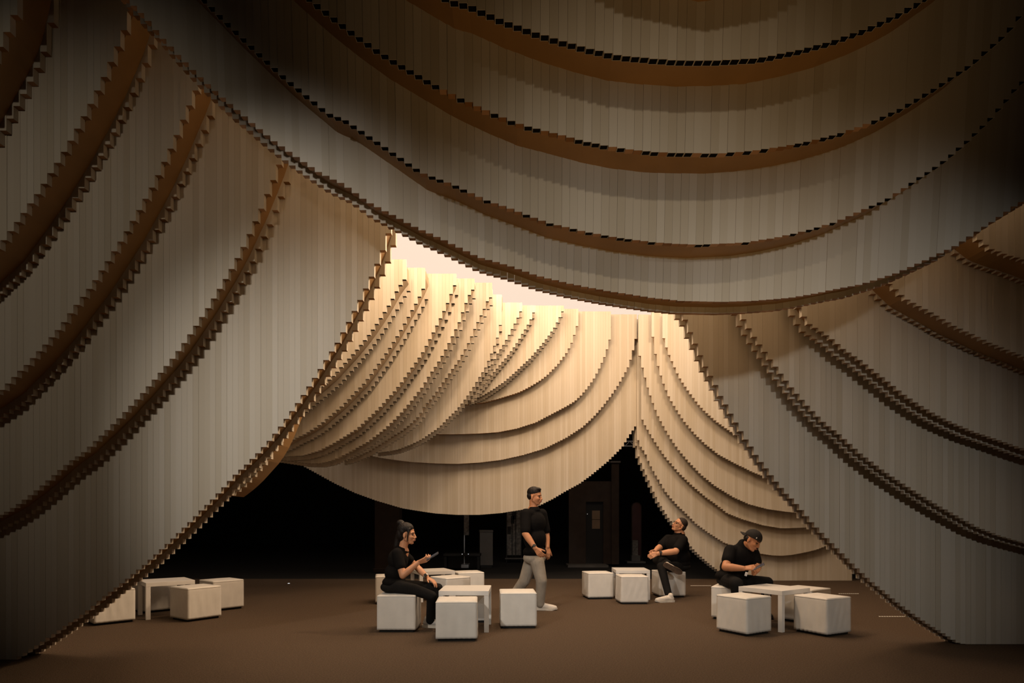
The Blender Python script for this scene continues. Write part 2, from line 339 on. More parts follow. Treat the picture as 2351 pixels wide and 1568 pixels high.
BR = [
 (11.3, 5.08, [(1521,766),(1533,807),(1546,837),(1558,864),(1571,884),(1591,912),(1603,928),(1617,943),(1644,967),(1661,979),(1678,991),(1692,998),(1850,1060)], 'right back drape of tubes hanging highest, against the right curtain edge'),
 (11.5, 5.16, [(1496,749),(1502,797),(1508,827),(1514,852),(1525,886),(1537,913),(1550,936),(1569,965),(1593,994),(1620,1020),(1651,1044),(1688,1064),(1729,1084),(1770,1100),(1900,1140)], 'second highest right back drape of tubes, starting beside the bright gap'),
 (11.7, 5.16, [(1466,795),(1470,824),(1476,848),(1487,890),(1498,923),(1509,952),(1521,975),(1533,996),(1546,1016),(1562,1038),(1583,1062),(1610,1090),(1641,1115),(1685,1142),(1721,1158),(1763,1169),(1806,1175),(1830,1177),(1920,1180)], 'third right back drape of tubes, rising to the central seam'),
 (11.9, 5.16, [(1472,957),(1480,975),(1492,996),(1504,1015),(1518,1037),(1532,1055),(1559,1086),(1586,1112),(1620,1141),(1641,1156),(1671,1179),(1704,1192),(1752,1206),(1795,1213),(1851,1211),(1920,1200)], 'fourth right back drape of tubes, second to last above the floor panel'),
 (12.05, 5.0, [(1462,1000),(1468,1022),(1481,1040),(1491,1065),(1502,1086),(1514,1105),(1525,1125),(1541,1145),(1559,1164),(1571,1175),(1600,1204),(1628,1224),(1661,1245),(1700,1260),(1739,1270),(1773,1275),(1795,1276),(1817,1274),(1845,1269),(1871,1263),(1893,1255),(1930,1235)], 'swag-edged right back drape of tubes behind the seated person in a cap'),
 (12.2, 4.9, [(1457,1005),(1462,1037),(1468,1055),(1479,1082),(1490,1106),(1501,1131),(1511,1152),(1523,1171),(1533,1187),(1556,1217),(1579,1246),(1595,1265),(1610,1279),(1625,1292),(1640,1304),(1650,1311),(1690,1333),(1720,1334),(1958,1334)], 'lowest right back drape of tubes, bordering the dark opening and standing on the floor'),
]
for d, zt, e, lab in BR:
    curtain('tube_drape', lab, e, [(e[0][0], d), (e[-1][0], d)], zt, .09, d > 12, 0, None, GC, bshift=-.02, ribin=.03)

# ------------------------------------------------------------------ stools and tables
def pouf_meshes(s, h, seed, fold):
    rnd = random.Random(seed)
    # cover: subdivided rounded cube with slight puff and folds
    bm = bmesh.new()
    bmesh.ops.create_cube(bm, size=1.0)
    bmesh.ops.subdivide_edges(bm, edges=bm.edges[:], cuts=15, use_grid_fill=True)
    ph = [rnd.uniform(0, 6.28) for _ in range(6)]
    for v in bm.verts:
        x, y, z = v.co
        q = Vector((x * s, y * s, (z + .5) * (h - .028) + .028))
        cx, cy, tz = 1 - (2*abs(x))**8, 1 - (2*abs(y))**8, z + .5
        # top crown and rounded top edge
        if z > .499: q.z += .014 * (1 - (2*x)**2) * (1 - (2*y)**2)
        e = max(0, tz - .9) / .1
        if e > 0:
            q.x *= 1 - .022 * e * e; q.y *= 1 - .022 * e * e
        # folds on the sides
        if abs(x) > .499 or abs(y) > .499:
            a = y if abs(x) > .499 else x
            k = 0 if x > .499 else 1 if x < -.499 else 2 if y > .499 else 3
            amp = fold * math.sin(26 * a + 4 * (1 - tz) * math.sin(ph[k]) * 2 + ph[k]) * (1 - tz) * (.3 + abs(math.sin(ph[(k+2) % 6])))
            amp += .006 * math.cos(math.pi * a) * math.sin(math.pi * min(tz, 1)) * .5
            if abs(x) > .499: q.x += math.copysign(amp, x) * cy
            else: q.y += math.copysign(amp, y) * cx
        v.co = q
    me = mesh_of(bm, 'cover', True)
    # welt seam round the top
    bm = bmesh.new(); r = .0035; zt = h - .012; hs = s / 2 * .992
    for i, (ax, ay, bx_, by_) in enumerate(((-1,-1,1,-1),(1,-1,1,1),(1,1,-1,1),(-1,1,-1,-1))):
        c = ((ax+bx_)/2*hs, (ay+by_)/2*hs, zt)
        box(bm, c, (abs(bx_-ax)*hs + 2*r, abs(by_-ay)*hs + 2*r, 2*r), None, .0015)
    seam = mesh_of(bm, 'seam')
    bm = bmesh.new(); box(bm, (0, 0, .02), (s*.90, s*.90, .04), None, .004)
    base = mesh_of(bm, 'base')
    return me, seam, base
POUF = {}
def pouf(x, y, deg, label, group, s=.42, h=.405, fold=.007):
    var = random.randrange(4)
    if (s, h, var, fold) not in POUF: POUF[(s, h, var, fold)] = pouf_meshes(s, h, var * 13 + 5, fold)
    c, se, b = POUF[(s, h, var, fold)]
    r = empty('cube_stool', (x, y, 0), math.radians(deg)); tag(r, label, 'stool', group)
    link('cover', c, M['leather'], r); link('seam', se, M['leather'], r)
    o = link('base', b, M['blackplastic'], r); o['label'] = 'black recessed base'
    return r
def table(x, y, deg, label, group, s=.55, h=.455):
    r = empty('side_table', (x, y, 0), math.radians(deg)); tag(r, label, 'table', group)
    bm = bmesh.new(); box(bm, (0, 0, h - .025), (s, s, .05), None, .0015); link('table_top', mesh_of(bm, 'table_top'), M['lacquer'], r)
    for sx in (-1, 1):
        for sy in (-1, 1):
            bm = bmesh.new(); box(bm, (sx*(s/2-.0255), sy*(s/2-.0255), (h-.051)/2), (.05, .05, h-.051), None, .001)
            link('leg', mesh_of(bm, 'leg'), M['lacquer'], r)
    return r
GS, GT = 'white cube stools', 'white square side tables'
pouf(-1.269, 6.89, 0, 'white cube stool that the woman with the bun is sitting on', GS)
pouf(-.575, 6.40, 3, 'white cube stool nearest the camera, in front of the central table', GS)
pouf(.065, 7.12, 3, 'white cube stool in front of the walking man, to the right of the central table', GS, .41)
pouf(-.47, 7.50, 2, 'white cube stool mostly hidden behind the central table', GS)
table(-.525, 6.955, -1, 'white square table in the middle, between the woman with the bun and the walking man', GT)
pouf(-1.82, 9.1, 12, 'white cube stool half hidden behind the back of the woman with the bun', GS)
table(-1.23, 9.42, 24, 'white square table farther back behind the woman with the bun, seen beyond her knees', GT)
pouf(-.90, 8.88, 40, 'white cube stool turned corner-on, behind the knee of the woman with the bun', GS)
pouf(-.70, 9.70, 18, 'white cube stool farthest back, just beyond the corner-on stool', GS)
pouf(-4.85, 7.36, 47, 'white cube stool cut off by the stepped edge of the left curtain', GS)
table(-4.47, 7.88, 41, 'white square table at far left, beside the left curtain edge', GT)
pouf(-3.95, 7.62, 55, 'white cube stool in front of the far left table', GS)
pouf(-4.02, 8.44, 50, 'white cube stool behind the front one at the far left, rightmost of that cluster', GS)
pouf(-4.86, 8.28, 50, 'shaded white cube stool behind the leg of the far left table', GS)
pouf(1.348, 9.62, 8, 'white cube stool standing alone to the left of the table by the man looking up', GS, .40)
table(1.865, 9.61, -2, 'white square table in front of the man looking up', GT, .52)
pouf(1.78, 9.07, 2, 'white cube stool with creased front pushed up to the table of the man looking up', GS, .40, fold=.016)
pouf(2.52, 9.83, 4, 'white cube stool that the man looking up is sitting on', GS)
pouf(2.764, 7.657, -30, 'white cube stool that the person in the backward cap is sitting on', GS)
pouf(2.546, 6.704, 31, 'white cube stool at the near left corner of the right table', GS, .40, fold=.013)
pouf(3.392, 6.67, 28, 'white cube stool at the near right corner of the right table, with heavily creased side', GS, .40, fold=.017)
table(3.028, 7.05, 34, 'white square table at the right, in front of the person in the backward cap', GT)
pouf(3.57, 7.44, 34, 'white cube stool partly hidden behind the right side of the right table', GS)

# ------------------------------------------------------------------ the dark hall behind
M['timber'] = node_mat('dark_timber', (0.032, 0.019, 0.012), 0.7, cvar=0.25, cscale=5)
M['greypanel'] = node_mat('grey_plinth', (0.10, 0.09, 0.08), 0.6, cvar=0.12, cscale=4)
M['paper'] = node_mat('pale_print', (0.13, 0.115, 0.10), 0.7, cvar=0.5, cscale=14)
M['steel'] = node_mat('brushed_steel', (0.45, 0.45, 0.46), 0.4, cvar=0.05, metal=0.8)
M['glass'] = node_mat('dark_window_glass', (0.02, 0.02, 0.022), 0.12, cvar=0.05, spec=0.6)
M['litpane'] = node_mat('dimly_lit_pane', (0.13, 0.08, 0.045), 0.4, cvar=0.1, emit=((1.0, 0.55, 0.25), 0.006))
M['led'] = node_mat('white_led', (0.9, 0.9, 0.9), 0.4, cvar=0.02, emit=((0.9, 0.95, 1.0), 1.0))
M['mirror'] = node_mat('tinted_mirror', (0.07, 0.028, 0.026), 0.35, cvar=0.2, cscale=3, spec=0.5)
light('hall_fill', 'POINT', (1.2, 14.2, 4.6), None, 2.5, (1.0, 0.80, 0.62), shadow_soft_size=0.3)  # faint unseen fill added so the hall objects show

def part(name, mat, parent, c, s, rot=None, bevel=0.0):
    bm = bmesh.new(); box(bm, c, s, rot, bevel); return link(name, mesh_of(bm, name), mat, parent)
# pillar
r = empty('pillar', (U(892, 1330, 14.2).x, 14.2, 0)); tag(r, 'dark brown square pillar standing in the black hall behind the woman with the bun', 'pillar')
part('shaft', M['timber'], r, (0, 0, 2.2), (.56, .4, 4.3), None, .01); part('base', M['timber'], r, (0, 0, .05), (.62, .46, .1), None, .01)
# banner
d = 15.4; x = U(1071, 1200, d).x
r = empty('banner_stand', (x, d, 0)); tag(r, 'narrow printed banner on a thin pole, below the lowest back drape', 'banner')
part('print', M['paper'], r, (0, 0, 1.20), (.125, .012, .75), None, .002); part('pole', M['steel'], r, (-.055, .02, .85), (.02, .02, 1.5)); part('foot', M['steel'], r, (-.03, .02, .05), (.2, .3, .1), None, .01)
# plinth
d = 15.6; x = U(1115.5, 1250, d).x
r = empty('display_plinth', (x, d, 0)); tag(r, 'tall grey display plinth in the dark hall behind the walking man', 'plinth')
part('body', M['greypanel'], r, (0, 0, .48), (.33, .33, .84), Matrix.Rotation(.12, 3, 'Z'), .006); part('cap', M['greypanel'], r, (0, 0, .925), (.35, .35, .05), Matrix.Rotation(.12, 3, 'Z'), .006)
part('plinth_foot', M['blackplastic'], r, (0, 0, .03), (.28, .28, .06), Matrix.Rotation(.12, 3, 'Z'))
# mixing desk with two lamps
d = 15.0; x = U(1062, 1275, d).x
r = empty('equipment_desk', (x, d, 0)); tag(r, 'black equipment desk with two tiny white lights in the dark hall', 'desk')
part('desk_top', M['blackplastic'], r, (0, 0, .36), (.9, .5, .06), None, .01)
for sx in (-1, 1): part('leg', M['blackplastic'], r, (sx * .4, 0, .165), (.06, .4, .33))
for lx in (.01, .16):
    o = part('indicator_light', M['led'], r, (lx, -.255, .385), (.014, .014, .014), None, .003); o['label'] = 'tiny white indicator light'
# tall poster frame
d = 17.4; x = U(1180, 1220, d).x
r = empty('poster_frame', (x, d, 0)); tag(r, 'tall framed line-drawing poster panel to the left of the walking man', 'poster')
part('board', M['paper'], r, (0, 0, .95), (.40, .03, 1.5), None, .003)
for sx in (-.21, -.05, .05, .21): part('mullion', M['blackplastic'], r, (sx, -.025, .95), (.02, .03, 1.56))
rr = random.Random(3)
for k in range(26):
    part('drawn_line', M['blackplastic'], r, (rr.uniform(-.18, .18), -.0165, rr.uniform(.45, 1.4)), (rr.choice((.008, .10)), .003, rr.choice((.22, .01))))
part('ledge', M['greypanel'], r, (.02, -.06, .11), (.55, .2, .03), None, .003)
for sx in (-.21, .21): part('foot', M['blackplastic'], r, (sx, 0, .085), (.03, .2, .17))
# timber booth with a door
d = 16.0
xl, xr = U(1306, 1200, d).x, U(1392, 1200, d).x; xe = U(1421, 1200, d).x
r = empty('timber_booth', ((xl+xr)/2, d, 0)); tag(r, 'dark timber booth with a door and small lit window, in the black hall', 'booth')
ox = (xl + xr) / 2
zt = U(0, 1105, d).z
def rel(a, b, z0, z1, y0, y1, name, mat, par=r, **k):
    X0, X1 = U(a, 0, d).x - ox, U(b, 0, d).x - ox
    return part(name, mat, par, ((X0+X1)/2, (y0+y1)/2, (z0+z1)/2), (X1-X0, y1-y0, z1-z0), **k)
rel(1306, 1345, .05, zt, 0, .12, 'wall_panel', M['timber']); rel(1385, 1421, .05, zt, 0, .12, 'wall_panel', M['timber'])
rel(1345, 1385, U(0,1152,d).z, zt, 0, .12, 'lintel', M['timber'])
door = rel(1345, 1385, .06, U(0,1152,d).z, .06, .10, 'door', M['blackplastic'])
for a, b, z0, z1 in ((1360, 1378, 1172, 1192), (1360, 1378, 1193, 1214)):
    X0, X1 = U(a,0,d).x - ox, U(b,0,d).x - ox
    o = part('pane', M['litpane'], r, ((X0+X1)/2, .055, (U(0,z0,d).z+U(0,z1,d).z)/2), (X1-X0, .012, U(0,z0,d).z-U(0,z1,d).z)); o['label'] = 'dimly lit window pane'
X = U(1349, 0, d).x - ox
o = part('door_lamp', M['led'], r, (X, .05, U(0,1180,d).z), (.012, .02, .012), None, .003)
rel(1300, 1390, 0, .06, -.5, .1, 'step', M['greypanel'])
rel(1403, 1420, 0.05, U(0,1063,d).z, -.08, 0, 'corner_post', M['timber']); rel(1400, 1423, U(0,1063,d).z, U(0,1061,d).z + .02, -.12, .15, 'post_cap', M['greypanel'])
# arched mirror and pot
d = 18.0
r = empty('arched_mirror', (U(1461.5, 0, d).x, d, 0)); tag(r, 'tall reddish arched mirror in the dark doorway', 'mirror')
def arch(name, mat, w_, z0, z1, y0, y1):
    bm = bmesh.new(); pts = [(-w_/2, z0), (w_/2, z0)]
    for k in range(0, 17):
        a = math.pi * k / 16; pts.append((w_/2 * math.cos(a), z1 - w_/2 + w_/2 * math.sin(a)))
    a_ = [bm.verts.new((p[0], y0, p[1])) for p in pts]; b_ = [bm.verts.new((p[0], y1, p[1])) for p in pts]
    bm.faces.new(a_); bm.faces.new(b_[::-1])
    for i in range(len(pts)): k = (i+1) % len(pts); bm.faces.new([a_[i], b_[i], b_[k], a_[k]])
    return link(name, mesh_of(bm, name), mat, r)
zt = U(0, 1153, d).z
arch('frame', M['timber'], .30, .1, zt, 0, .05); arch('mirror_glass', M['mirror'], .25, .14, zt - .03, -.012, -.002)
part('stand', M['blackplastic'], r, (0, .05, .05), (.32, .3, .1))
d = 17.2
r = empty('planter_box', (U(1457, 0, d).x, d, 0)); tag(r, 'small patterned pale planter box in front of the arched mirror', 'planter')
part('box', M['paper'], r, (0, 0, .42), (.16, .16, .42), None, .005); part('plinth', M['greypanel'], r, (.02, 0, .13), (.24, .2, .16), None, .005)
part('tray', M['greypanel'], r, (0, -.05, .025), (.52, .4, .05), None, .005)
# truss
d = 16.5
r = empty('lighting_truss', (U(1446, 0, d).x, d, U(0, 1024, d).z)); tag(r, 'short piece of steel lattice truss above the dark doorway, at the tip of the opening', 'truss')
for z in (0, .13): part('chord', M['steel'], r, (0, 0, z), (1.6, .025, .025))
for k in range(12):
    a = math.radians(45 if k % 2 else -45)
    part('brace', M['steel'], r, (-.715 + k * .13, 0, .065), (.015, .015, .185), Matrix.Rotation(a, 3, 'Y'))
for sx in (-.78, .78): part('hanger', M['steel'], r, (sx, 0, 2.5), (.012, .012, 4.9))

# ------------------------------------------------------------------ floor strips and bits
M['strip'] = node_mat('glowing_floor_tape', (0.85, 0.76, 0.62), 0.4, cvar=0.04, emit=((1.0, 0.78, 0.52), 0.35))  # glow put into the dashes for warm light reflected off them
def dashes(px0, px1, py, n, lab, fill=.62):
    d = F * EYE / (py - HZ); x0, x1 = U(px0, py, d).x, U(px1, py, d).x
    r = empty('floor_strip', ((x0+x1)/2, d, 0)); tag(r, lab, 'floor light')
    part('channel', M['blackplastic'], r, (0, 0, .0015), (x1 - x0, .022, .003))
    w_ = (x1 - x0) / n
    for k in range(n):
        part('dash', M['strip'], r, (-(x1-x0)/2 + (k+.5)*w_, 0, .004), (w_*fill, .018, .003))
dashes(2017, 2093, 1416, 13, 'dashed pale strip on the carpet in front of the lowest right curtain')
dashes(1925, 1972, 1363.5, 10, 'dashed pale strip on the carpet behind the right table')
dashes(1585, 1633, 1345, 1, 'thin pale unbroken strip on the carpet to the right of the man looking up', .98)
x, y = U(663, 0, 1750/151).x, 1750/151
r = empty('floor_light', (x, y, 0)); tag(r, 'tiny white dot of light on the far carpet, left of the middle', 'floor light')
part('housing', M['steel'], r, (0, 0, .006), (.05, .05, .012), None, .003); part('lens', M['led'], r, (0, 0, .014), (.03, .03, .008), None, .002)

# ------------------------------------------------------------------ people
def fabric(name, col, bump=.35, rough=.85, sc=(22, 22, 9), **k):
    return node_mat(name, col, rough, bump=bump, bscale=sc, nscale=1.0, cvar=.12, cscale=9, spec=.08, **k)
M['skin_a'] = node_mat('skin', (0.56, 0.275, 0.15), .5, cvar=.06, cscale=20, spec=.35)
M['skin_b'] = node_mat('tanned_skin', (0.48, 0.215, 0.105), .5, cvar=.06, cscale=20, spec=.35)
M['shirt'] = fabric('black_polo_cotton', (0.007, 0.0062, 0.006)); M['trouser'] = fabric('black_trouser_cloth', (0.013, 0.012, 0.0115))
M['greytrouser'] = fabric('grey_trouser_cloth', (0.33, 0.29, 0.24), .5)
M['hair'] = node_mat('black_hair', (0.010, 0.007, 0.006), .5, bump=.5, bscale=(90, 90, 14), cvar=.2, cscale=30, spec=.25)
M['crop'] = node_mat('cropped_hair', (0.028, 0.019, 0.014), .7, cvar=.25, cscale=60)
M['shoe'] = node_mat('white_shoe', (0.66, 0.60, 0.53), .55, cvar=.08, cscale=25); M['shoegrey'] = node_mat('grey_shoe', (0.42, 0.40, 0.38), .6, cvar=.08, cscale=25)
M['sole'] = node_mat('pale_shoe_sole', (0.58, 0.53, 0.46), .6, cvar=.1, cscale=25); M['darksole'] = node_mat('brown_rubber_sole', (0.07, 0.045, 0.03), .7, cvar=.3, cscale=30)
M['eye'] = node_mat('dark_eye', (0.012, 0.008, 0.006), .15, cvar=.05, spec=.5); M['lip'] = node_mat('lips', (0.36, 0.12, 0.085), .5, cvar=.05)
M['phone'] = node_mat('phone_body', (0.03, 0.03, 0.032), .25, cvar=.1, spec=.6); M['screen'] = node_mat('phone_screen', (0.02, 0.022, 0.026), .1, cvar=.05, spec=.6, emit=((.8, .85, 1.0), .03))
M['strap'] = node_mat('watch_strap', (0.02, 0.02, 0.02), .5, cvar=.1); M['whitestrap'] = node_mat('white_watch', (0.6, 0.58, 0.55), .35, cvar=.05)
M['cap'] = fabric('charcoal_cap_cotton', (0.03, 0.028, 0.027)); M['cream'] = node_mat('white_cloth_mark', (0.75, 0.72, 0.68), .6, cvar=.03)

_SPH = {}
def sphere_template(seg):
    if seg not in _SPH:
        rings = max(6, seg*2//3); V = [(0, 0, 1)]; Fc = []
        for i in range(1, rings):
            a = math.pi*i/rings
            for k in range(seg):
                t = 2*math.pi*k/seg; V.append((math.sin(a)*math.cos(t), math.sin(a)*math.sin(t), math.cos(a)))
        V.append((0, 0, -1)); n = len(V) - 1
        for k in range(seg):
            j = (k+1) % seg; Fc.append((0, 1+k, 1+j)); Fc.append((n, n-seg+j, n-seg+k))
            for i in range(rings-2):
                p = 1 + i*seg; Fc.append((p+k, p+seg+k, p+seg+j, p+j))
        _SPH[seg] = (V, Fc)
    return _SPH[seg]
def ball(bm, c, rad, R=None, seg=18):
    V, Fc = sphere_template(seg); c = Vector(c); out = []
    for x, y, z in V:
        p = Vector((x*rad[0], y*rad[1], z*rad[2]))
        if R is not None: p = R @ p
        out.append(bm.verts.new(p + c))
    for f in Fc: bm.faces.new([out[i] for i in f])
def cap(bm, a, b, ra, rb, seg=14):
    a, b = Vector(a), Vector(b)
    ball(bm, a, (ra,)*3, None, seg); ball(bm, b, (rb,)*3, None, seg)
    ax = b - a
    if ax.length < 1e-5: return
    Q = ax.to_track_quat('Z', 'Y').to_matrix()
    A = []; B = []
    for k in range(seg):
        t = 2*math.pi*k/seg; u = Q @ Vector((math.cos(t), math.sin(t), 0))
        A.append(bm.verts.new(a + u*ra)); B.append(bm.verts.new(b + u*rb))
    for k in range(seg):
        j = (k+1) % seg; bm.faces.new([A[k], A[j], B[j], B[k]])
    bm.faces.new(A[::-1]); bm.faces.new(B)
def chain(bm, pts, rad):
    for i in range(len(pts)-1): cap(bm, pts[i], pts[i+1], rad[i], rad[i+1])
TMP = bpy.data.scenes.new('workbench')                            # scratch scene for fusing the body shapes
def fuse(name, bm, voxel, it, mat, root, parent=None):
    me = bpy.data.meshes.new(name); bm.to_mesh(me); bm.free()
    o = bpy.data.objects.new(name, me); TMP.collection.objects.link(o)
    m = o.modifiers.new('r', 'REMESH'); m.mode = 'VOXEL'; m.voxel_size = voxel; m.use_smooth_shade = True
    if it:
        s = o.modifiers.new('s', 'SMOOTH'); s.factor = .5; s.iterations = it
    TMP.view_layers[0].update(); dg = TMP.view_layers[0].depsgraph
    out = bpy.data.meshes.new_from_object(o.evaluated_get(dg))
    bpy.data.objects.remove(o); bpy.data.meshes.remove(me)
    out.name = name; out.materials.clear(); out.materials.append(mat)
    out.polygons.foreach_set('use_smooth', [True]*len(out.polygons))
    return put(name, out, mat, root, parent)
def put(name, me, mat, root, parent=None):
    o = bpy.data.objects.new(name, me); COL.objects.link(o)
    if not me.materials: me.materials.append(mat)
    if parent is None: o.parent = root; o.location = -root.location
    else: o.parent = parent
    return o
def frame(f, u):
    f = Vector(f).normalized(); u = Vector(u); u = (u - f*u.dot(f)).normalized(); r = u.cross(f)   # r: to the person's left
    return Matrix((f, r, u)).transposed()
class Head:
    def __init__(s, c, f, u, k=1.0): s.c = Vector(c); s.R = frame(f, u); s.k = k
    def p(s, f, r, u): return s.c + s.R @ Vector((f, r, u)) * s.k
    def ball(s, bm, c, rad): ball(bm, s.p(*c), [x*s.k for x in rad], s.R)
    def cap(s, bm, a, b, ra, rb): cap(bm, s.p(*a), s.p(*b), ra*s.k, rb*s.k, 12)
    def skin(s, bm, slim=False):
        w_ = .92 if slim else 1.0
        s.ball(bm, (-.012, 0, .035), (.095, .076, .083)); s.ball(bm, (.026, 0, -.025), (.062, .063*w_, .085))
        s.ball(bm, (.040, 0, -.078), (.040, .042*w_, .030)); s.ball(bm, (.060, 0, -.094), (.024, .022, .018))
        for g in (-1, 1):
            s.cap(bm, (-.002, g*.052*w_, -.050), (.05, g*.022, -.092), .020, .017)
            s.ball(bm, (.060, g*.034, -.028), (.026, .024, .024))                       # cheek
            s.cap(bm, (.078, g*.016, .022), (.068, g*.045, .018), .011, .010)           # brow
            s.ball(bm, (-.008, g*.076, -.012), (.017, .008, .030)); s.ball(bm, (-.006, g*.078, -.034), (.009, .008, .011))
            s.ball(bm, (.096, g*.011, -.038), (.010, .009, .008))                       # nostril wings
        s.cap(bm, (.084, 0, .008), (.102, 0, -.030), .008, .0115); s.ball(bm, (.086, 0, -.062), (.014, .024, .015))
    def face(s, root, body, lips=True, brow=M['hair']):
        for g in (-1, 1):
            bm = bmesh.new(); s.ball(bm, (.0785, g*.031, -.002), (.010, .0155, .0062)); put('eye', mesh_of(bm, 'eye', True), M['eye'], root, body)
            bm = bmesh.new(); s.cap(bm, (.088, g*.014, .021), (.074, g*.050, .022), .0042, .003); put('eyebrow', mesh_of(bm, 'eyebrow', True), brow, root, body)
        if lips:
            bm = bmesh.new(); s.ball(bm, (.094, 0, -.058), (.010, .022, .0045)); s.ball(bm, (.093, 0, -.0655), (.010, .019, .005)); put('lips', mesh_of(bm, 'lips', True), M['lip'], root, body)
def hand(bm, wrist, d, n, t, curl=60, thumb=(.6, .7, .35), k=1.0, spread=.0):
    wrist = Vector(wrist); d = Vector(d).normalized(); n = Vector(n); n = (n - d*n.dot(d)).normalized()
    tt = n.cross(d); tt = tt if tt.dot(Vector(t)) > 0 else -tt
    L = ((.043, .026, .020), (.047, .029, .021), (.043, .027, .020), (.034, .021, .018))
    for i in range(4):
        off = .030 - .0205*i
        b = wrist + d*.012*k + tt*(.016 - .0105*i)*k; kn = wrist + d*(.088 - .004*abs(i-1))*k + tt*off*k
        cap(bm, b, kn, .0150*k, .0118*k, 10)
        p = kn; dd = (d + tt*spread*(1.5-i)).normalized(); c = curl if not isinstance(curl, (list, tuple)) else curl[i]
        for j, l in enumerate(L[i]):
            a = math.radians(c) * (.8, 1.15, .8)[j] / 2.0
            ax = dd.cross(n).normalized(); dd = Quaternion(ax, a) @ dd
            q = p + dd*l*k; cap(bm, p, q, (.0102, .0092, .0084)[j]*k, (.0092, .0084, .0072)[j]*k, 10); p = q
    b = wrist + d*.022*k + tt*.020*k; dd = (d*thumb[0] + tt*thumb[1] + n*thumb[2]).normalized()
    for j, l in enumerate((.042, .033, .026)):
        q = b + dd*l*k; cap(bm, b, q, (.0150, .0112, .0100)[j]*k, (.0112, .0100, .0080)[j]*k, 10); b = q
        dd = (dd + d*.28).normalized()
def shoe(root, o, fwd, up, mat, sole, lab=None):
    R = frame(fwd, up); o = Vector(o)
    bm = bmesh.new()
    for a, b, ra, rb in (((-.045, 0, .052), (.03, 0, .06), .040, .042), ((.03, 0, .058), (.15, 0, .040), .041, .036), ((.15, 0, .040), (.185, 0, .036), .036, .030), ((-.035, 0, .06), (-.03, 0, .098), .040, .040)):
        cap(bm, a, b, ra, rb)
    for v in bm.verts: v.co.z = max(v.co.z, .020)
    for v in bm.verts: v.co = o + R @ v.co
    up_ = fuse('shoe', bm, .006, 3, mat, root)
    if lab: up_['label'] = lab
    bm = bmesh.new(); prof = [(-.092, .012), (-.085, .030), (-.05, .040), (0, .039), (.05, .040), (.10, .047), (.15, .047), (.19, .036), (.215, .018), (.22, .004)]
    ring = prof + [(x, -y) for x, y in prof[::-1]]
    lo = [bm.verts.new(o + R @ Vector((x*.985, y*.96, 0 + (.012 if x > .18 else 0)))) for x, y in ring]; hi = [bm.verts.new(o + R @ Vector((x, y, .030))) for x, y in ring]
    bm.faces.new(lo[::-1]); bm.faces.new(hi)
    for i in range(len(ring)):
        j = (i+1) % len(ring); bm.faces.new([lo[i], lo[j], hi[j], hi[i]])
    put('sole', mesh_of(bm, 'sole'), sole, root, up_)
    for k in range(3):                                                   # laces
        x = .045 + .028*k; bm = bmesh.new(); cap(bm, o + R @ Vector((x, -.026, .090 - .010*k)), o + R @ Vector((x, .026, .090 - .010*k)), .004, .004, 8)
        put('lace', mesh_of(bm, 'lace', True), mat, root, up_)
    return up_
def collar(bm, c, ax, r, h):
    "fold-over polo collar: a flared band"
    Q = Vector(ax).to_track_quat('Z', 'Y').to_matrix(); c = Vector(c)
    for k in range(20):
        t = 2*math.pi*k/20; t2 = 2*math.pi*(k+1)/20
        a = c + Q @ Vector((math.cos(t)*r, math.sin(t)*r, h)); b = c + Q @ Vector((math.cos(t)*(r+.018), math.sin(t)*(r+.018), -.012))
        a2 = c + Q @ Vector((math.cos(t2)*r, math.sin(t2)*r, h)); b2 = c + Q @ Vector((math.cos(t2)*(r+.018), math.sin(t2)*(r+.018), -.012))
        cap(bm, a, b, .007, .009, 8); cap(bm, a, a2, .007, .007, 8); cap(bm, b, b2, .009, .009, 8)
def watch(root, body, a, b, r, mat, face):
    a, b = Vector(a), Vector(b); Q = (b-a).to_track_quat('Z', 'Y').to_matrix(); c = a.lerp(b, .88); bm = bmesh.new()
    lo = []; hi = []
    for k in range(20):
        t = 2*math.pi*k/20; u = Vector((math.cos(t), math.sin(t), 0))
        lo.append(bm.verts.new(c + Q @ (u*r + Vector((0,0,-.011))))); hi.append(bm.verts.new(c + Q @ (u*r + Vector((0,0,.011)))))
    for k in range(20):
        j = (k+1) % 20; bm.faces.new([lo[k], lo[j], hi[j], hi[k]])
    bm.faces.new(lo[::-1]); bm.faces.new(hi)
    o = put('watch_strap', mesh_of(bm, 'watch_strap'), mat, root)
    n = (Vector((0, -1, .5)) - (b-a).normalized()*Vector((0,-1,.5)).dot((b-a).normalized())).normalized()
    bm = bmesh.new(); box(bm, c + n*(r+.002), (.036, .030, .010), frame((b-a).normalized(), n), .003)
    put('watch_case', mesh_of(bm, 'watch_case'), face, root, o)
def phone(c, f, n, lab):
    "f: long axis, n: screen normal"
    R = frame(f, n); r = empty('smartphone', c); tag(r, lab, 'phone')
    bm = bmesh.new(); box(bm, (0, 0, 0), (.150, .073, .009), R, .003); link('case', mesh_of(bm, 'case'), M['phone'], r)
    bm = bmesh.new(); box(bm, R @ Vector((0, 0, .0050)), (.142, .066, .001), R); link('screen', mesh_of(bm, 'screen'), M['screen'], r)

